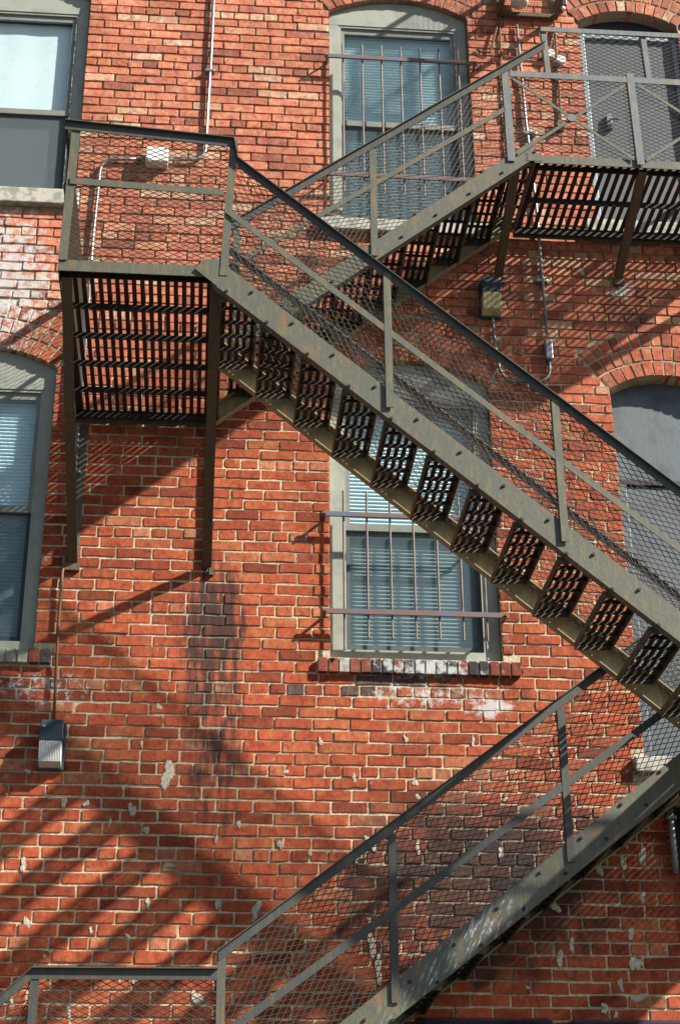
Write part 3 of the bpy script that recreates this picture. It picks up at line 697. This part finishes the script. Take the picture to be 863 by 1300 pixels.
# --- landing C at the right, two lanes deep, just outside the picture
landing(XC, XC+1.13, YO, -.03, zC, .0420, .0272, 6, .066, 'slatted landing at the lower door')
bracket(XC+.03, YO+.05, zC-.07, 3.50, 1); bracket(XC+1.08, YO+.05, zC-.07, 3.50, 1)
for x in (XC+.02, XC+1.08): post(x, zC, x, zC+.84, YO-.008)
hrail((XC, YO-.010, zC+.85), (XC+1.14, YO-.010, zC+.85)); flat((XC+.02, YO-.009, zC+.5), (XC+1.11, YO-.009, zC+.5), .04)
mesh_panel([(XC+.02, zC), (XC+1.11, zC), (XC+1.11, zC+.82), (XC+.02, zC+.82)], XY(YO+.004))
hrail((XC+1.13, YO, zC+.85), (XC+1.13, -.03, zC+.85)); mesh_panel([(YO, zC), (-.03, zC), (-.03, zC+.82), (YO, zC+.82)], ((XC+1.125, 0, 0), (0, 1, 0), (1, 0, 0)))

# --- flight 3: landing C down to landing D (inner lane)
XD = .118
u3 = line((1.168, 3.314), .772)
b3 = [(1.664+.2175*k, 3.657+.1765*k) for k in range(-7, 4)]; b3 = b3+[(x+.131, z) for x, z in b3]
stringer(XD, XC, u3, .178, YM1, 'steel', 1, b3); stringer(XD, XC, u3, .178, YM2, 'rusty', -1)
treads(1.73-.2175*7, 3.665-.1765*7, .2175, .1765, 11, YM1+.055, YM2-.010)
h3 = line((.124, 3.277), .7595); hrail((XD-.01, YM1-.010, h3(XD-.01)), (XC, YM1-.010, h3(XC)))
m3_ = line((.216, 2.958), .7300); flat((XD, YM1-.004, m3_(XD)), (XC, YM1-.004, m3_(XC)), .048, mat='rail')
for x in (.922, 1.806): post(x, u3(x)-.095, x, h3(x)-.045, YM1-.011, 'rail', .038)
mesh_panel([(XD, u3(XD)-.02), (XC, u3(XC)-.02), (XC, h3(XC)-.03), (XD, h3(XD)-.03)], XY(YM1+.006), math.atan(.765))

# --- landing D, at the bottom left, and the last flight to the ground
XE, zD = -.752, 2.490
landing(XE, XD, YM1, -.03, zD, .0420, .0255, 3, .062)
bracket(XE+.03, YM1+.05, zD-.07, 1.9, 1); bracket(XD-.02, YM1+.05, zD-.07, 1.9, -1)
post(XD-.012, zD-.02, XD-.016, 3.272, YM1-.012, 'steel', .040); post(XE-.006, zD-.02, XE-.006, 3.165, YM1-.012, 'rail', .040)
hrail((XE, YM1-.010, 3.176), (XD-.012, YM1-.010, 3.180)); flat((XE+.02, YM1-.009, 2.83), (XD, YM1-.009, 2.83), .04, mat='rail')
mesh_panel([(XE, zD), (XD, zD), (XD, 3.15), (XE, 3.15)], XY(YM1+.004))
u4 = line((XE, zD), .86); h4 = line((XE, 3.176), .93)
stringer(XE-2.88, XE, u4, .172, YM1, 'steel', 1); stringer(XE-2.88, XE, u4, .172, YM2, 'rusty', -1)
treads(XE-.11, zD-.15, -.2092, -.1800, 13, YM1+.055, YM2-.010)
hrail((XE-2.3, YM1-.010, h4(XE-2.3)), (XE, YM1-.010, h4(XE)))
for x in (XE-.9, XE-1.8): post(x, u4(x)-.1, x, h4(x)-.045, YM1-.011, 'rail', .038)
mesh_panel([(XE-2.0, u4(XE-2.0)), (XE, u4(XE)), (XE, h4(XE)-.03), (XE-2.0, h4(XE-2.0)-.03)], XY(YM1+.006), math.atan(.86))

# ------------------------------------------------------------------ wall lamps
def wall_lamp(x0, x1, z0, z1, depth, lens, label, sc=None):
    T = thing('wall_lamp', ((x0+x1)/2, 0, z0), label, 'wall lamp', 'wall lamps on the brickwork'); zm = z0+(z1-z0)*.52; w = x1-x0
    m1 = MB().box(x0, x1, -.030, -.004, z0, z1); m1.build('back_plate', 'lampbody', T, .004)
    h = MB(); h.hexa([(x0+.004, -depth, zm), (x1-.004, -depth, zm), (x1-.004, -.031, zm), (x0+.004, -.031, zm), (x0+.010, -depth+.012, z1-.004), (x1-.010, -depth+.012, z1-.004), (x1-.010, -.031, z1-.002), (x0+.010, -.031, z1-.002)])
    H = h.build('hood', 'lampbody', T, .005)
    MB().tube([(x0+.03, -depth+.004, z1-.045), (x0+.03, -depth-.004, z1-.045)], .009, 10).build('screw', 'conduit', H)
    ln = MB(); n = 14; a, b = x0+.008, x1-.012
    for i in range(n):                                # vertical prismatic ribs, one skin
        xa, xb = a+(b-a)*i/n, a+(b-a)*(i+1)/n; xm = (xa+xb)/2; o_ = len(ln.v); yt, yb2 = -depth+.004, -depth+.028
        ln.v += [(xa, yt, zm-.001), (xm, yt-.004, zm-.001), (xb, yt, zm-.001), (xa, yb2, z0+.03), (xm, yb2-.004, z0+.03), (xb, yb2, z0+.03), (xa, -.031, z0+.012), (xb, -.031, z0+.012)]
        ln.f += [(o_, o_+3, o_+4, o_+1), (o_+1, o_+4, o_+5, o_+2), (o_+3, o_+6, o_+7, o_+5, o_+4)]
        if i == 0: ln.v.append((xa, -.031, zm-.001)); ln.f.append((o_, len(ln.v)-1, o_+6, o_+3))
        if i == n-1: ln.v.append((xb, -.031, zm-.001)); ln.f.append((o_+2, o_+5, o_+7, len(ln.v)-1))
    ln.build('lens', lens, T)
    return T
wall_lamp(-.882, -.742, 4.375, 4.640, .115, 'lens', 'dark slate wall lamp with ribbed white lens on the sunlit lower brickwork')
wall_lamp(1.665, 1.80, 7.40, 7.66, .12, 'lens_y', 'wall lamp with yellowed lens under the upper landing')
# ------------------------------------------------------------------ conduits
def arc(p, q, c, n=6):                                # rounded elbow between p and q about the corner c
    p, q, c = Vector(p), Vector(q), Vector(c)
    return [(1-t)*(1-t)*p+2*t*(1-t)*c+t*t*q for t in [i/n for i in range(n+1)]]
T = thing('conduit', (-.42, 0, 4.65), 'conduit with white junction box running down the left bricks to the lower wall lamp', 'conduit')
yc = -.022
MB().tube([(-.075, yc, 11.2), (-.090, yc, 9.4), (-.100, yc, 8.66)]+arc((-.100, yc, 8.66), (-.21, yc, 8.54), (-.102, yc, 8.54))+[(-.345, yc, 8.535)], .0105, 8).build('pipe', 'conduit', T, smooth=True)
MB().tube([(-.485, yc, 8.53), (-.68, yc, 8.515)]+arc((-.69, yc, 8.515), (-.780, yc, 8.40), (-.775, yc, 8.512))+[(-.792, yc, 7.9), (-.794, yc, 6.60), (-.80, yc, 5.72)], .0100, 8).build('pipe', 'conduit', T, smooth=True)
MB().tube([(-.80, yc, 5.72), (-.826, yc, 5.55), (-.826, yc, 5.2), (-.812, yc, 4.64)], .0085, 8).build('pipe', 'rustpipe', T, smooth=True)
J_ = MB().box(-.487, -.343, -.085, -.002, 8.470, 8.585).build('junction_box', 'white', T, .006)
for x, z in ((-.475, 8.482), (-.355, 8.573)): MB().tube([(x, -.083, z), (x, -.089, z)], .006, 8).build('screw', 'conduit', J_)
for z in (9.3, 7.6, 6.2): MB().box(-.125 if z > 9 else -.825, -.06 if z > 9 else -.765, -.036, -.001, z-.010, z+.010).build('strap', 'conduit', T, .003)
T = thing('conduit', (2.05, 0, 6.94), 'grey conduit from the wire cage past the upper landing to the yellowed wall lamp', 'conduit')
MB().tube([(2.035, yc, 9.86), (2.05, yc, 9.0), (2.078, yc, 8.3), (2.085, yc, 7.30)], .0105, 8).build('pipe', 'conduit', T, smooth=True)
MB().box(2.062, 2.112, -.05, -.002, 7.10, 7.245).build('fitting', 'conduit', T, .008)
MB().tube([(2.088, yc, 7.11)]+arc((2.088, yc, 7.06), (1.98, yc, 6.94), (2.092, yc, 6.942))+[(1.88, yc, 6.94)]+arc((1.86, yc, 6.94), (1.765, yc, 7.06), (1.775, yc, 6.945))+[(1.75, yc, 7.2), (1.742, yc, 7.42)], .0105, 8).build('pipe', 'conduit', T, smooth=True)
for z in (8.9, 7.7): MB().box(2.035, 2.115, -.036, -.001, z-.010, z+.010).build('strap', 'conduit', T, .003)
# ------------------------------------------------------------------ wire cage with flood lamp, top right
T = thing('lamp_cage', (2.12, -.2, 9.93), 'rusty wire cage on the wall above the conduit with a white lamp inside', 'cage')
xa, xb, ya, yb, za, zb = 1.90, 2.33, -.44, -.01, 9.935, 10.5
f = MB()
for P, Q in (((xa, ya, za), (xb, ya, za)), ((xa, yb, za), (xb, yb, za)), ((xa, ya, zb), (xb, ya, zb)), ((xa, yb, zb), (xb, yb, zb))): f.bar(P, Q, (0, .03 if P[1] == ya else -.03, 0), (0, 0, .03))
for P, Q in (((xa, ya+.03, za), (xa, yb-.03, za)), ((xb, ya+.03, za), (xb, yb-.03, za)), ((xa, ya+.03, zb), (xa, yb-.03, zb)), ((xb, ya+.03, zb), (xb, yb-.03, zb))): f.bar(P, Q, (.03 if P[0] == xa else -.03, 0, 0), (0, 0, .03))
for x in (xa, xb-.03):
    for y in (ya, yb-.03): f.bar((x, y, za+.03), (x, y, zb), (.03, 0, 0), (0, .03, 0))
f.build('frame', 'brace', T)
def wires(fr, s0, s1, t0, t1, nm):
    m1 = MB(); k = 0; Pq = lambda s, t: Vector(fr[0])+Vector(fr[1])*s+Vector(fr[2])*t
    for i in range(int((s1-s0)/.02)): s = s0+.02*(i+.5); m1.tube([Pq(s, t0), Pq(s, t1)], .0013, 4, False)
    for i in range(int((t1-t0)/.02)): t = t0+.02*(i+.5); m1.tube([Pq(s0, t), Pq(s1, t)], .0013, 4, False)
    o = m1.build(nm, 'brace', T); o['kind'] = 'stuff'
wires(((0, 0, za+.012), (1, 0, 0), (0, 1, 0)), xa+.03, xb-.03, ya+.03, yb-.03, 'wire_mesh')
wires(((0, ya+.012, 0), (1, 0, 0), (0, 0, 1)), xa+.03, xb-.03, za+.03, zb, 'wire_mesh')
wires(((xa+.012, 0, 0), (0, 1, 0), (0, 0, 1)), ya+.03, yb-.03, za+.03, zb, 'wire_mesh')
MB().tube([(2.05, -.09, 9.985), (2.05, -.09, 10.0), (2.05, -.09, 10.12), (2.05, -.09, 10.15)], [.045, .062, .062, .03], 16).build('lamp', 'white', T, smooth=True)
MB().tube([(2.05, -.09, 10.15), (2.05, -.09, 10.25), (2.05, -.0, 10.25)], .015, 8).build('lamp_arm', 'conduit', T)
# loose cables and pipes below the cage
T = thing('cable', (1.9, 0, 9.2), 'rusty brown cables dropping from the wire cage across the bricks', 'cable')
MB().tube([(1.915, -.012, 9.93), (1.905, -.012, 9.3), (1.90, -.012, 8.6)], .007, 6).build('cable_run', 'rustpipe', T)
MB().tube([(1.915, -.02, 9.93), (1.86, -.03, 9.70), (1.835, -.02, 9.60), (1.77, -.012, 9.605), (1.74, -.012, 9.63)], .008, 6).build('cable_run', 'rustpipe', T)
MB().tube([(1.90, -.010, 9.58), (2.25, -.010, 9.57)], .007, 6).build('cable_run', 'rustpipe', T)
T = thing('pipe', (2.28, 0, 9.0), 'thin rusty pipe with round fittings left of the upper door', 'pipe')
MB().tube([(2.305, -.016, 9.90), (2.300, -.016, 9.3), (2.29, -.016, 8.95)], .009, 6).build('pipe_run', 'rustpipe', T)
MB().tube([(2.305, -.016, 9.86), (2.235, -.02, 9.58)], .007, 6).build('pipe_run', 'rustpipe', T)
MB().tube([(2.285, .0, 8.98), (2.285, -.05, 8.98)], [.038, .03], 12).build('fitting', 'rustpipe', T)
MB().tube([(2.25, .0, 9.60), (2.25, -.05, 9.60)], .035, 12).build('fitting', 'white', T); MB().tube([(2.325, .0, 9.55), (2.325, -.05, 9.55)], .033, 12).build('fitting', 'white', T)
T = thing('sensor', (2.37, 0, 10.08), 'small black box beside the wire cage', 'sensor')
MB().box(2.345, 2.395, -.07, -.002, 10.03, 10.12).build('housing', 'black', T, .006); MB().tube([(2.37, -.05, 10.035), (2.37, -.05, 10.005)], .014, 8).build('eye', 'white', T)
# ------------------------------------------------------------------ pipe by the ground door, dark blue hoods at the very bottom
T = thing('downpipe', (2.575, -.03, 3.9), 'short grey pipe beside the dark doorway under the stair', 'pipe')
MB().tube([(2.572, -.03, 4.24), (2.572, -.03, 3.86)], .018, 10).build('pipe_run', 'conduit', T, smooth=True); MB().box(2.545, 2.60, -.05, -.001, 4.16, 4.18).build('strap', 'conduit', T, .003)
for xa, xb, zt, lab in ((1.125, 1.815, 3.085, 'wider dark blue metal hood on the wall under the lowest flight'), (1.925, 2.5, 3.08, 'narrower dark blue metal hood beside the dark doorway')):
    T = thing('hood', ((xa+xb)/2, -.2, 2.5), lab, 'hood', 'dark blue hoods at the foot of the wall')
    m1 = MB(); prof = [(-.0, zt), (-.10, zt), (-.20, zt-.03), (-.27, zt-.10), (-.30, zt-.22), (-.30, zt-.30), (-.0, zt-.30)]
    n = len(prof); m1.v = [(xa, y, z) for y, z in prof]+[(xb, y, z) for y, z in prof]
    m1.f = [tuple(range(n)), tuple(n+i for i in reversed(range(n)))]+[(i, n+i, n+(i+1) % n, (i+1) % n) for i in range(n)]
    m1.build('cover', 'awning', T, .012); MB().box(xa+.03, xb-.03, -.28, -.002, zt-.52, zt-.302).build('body', 'black', T, .006)
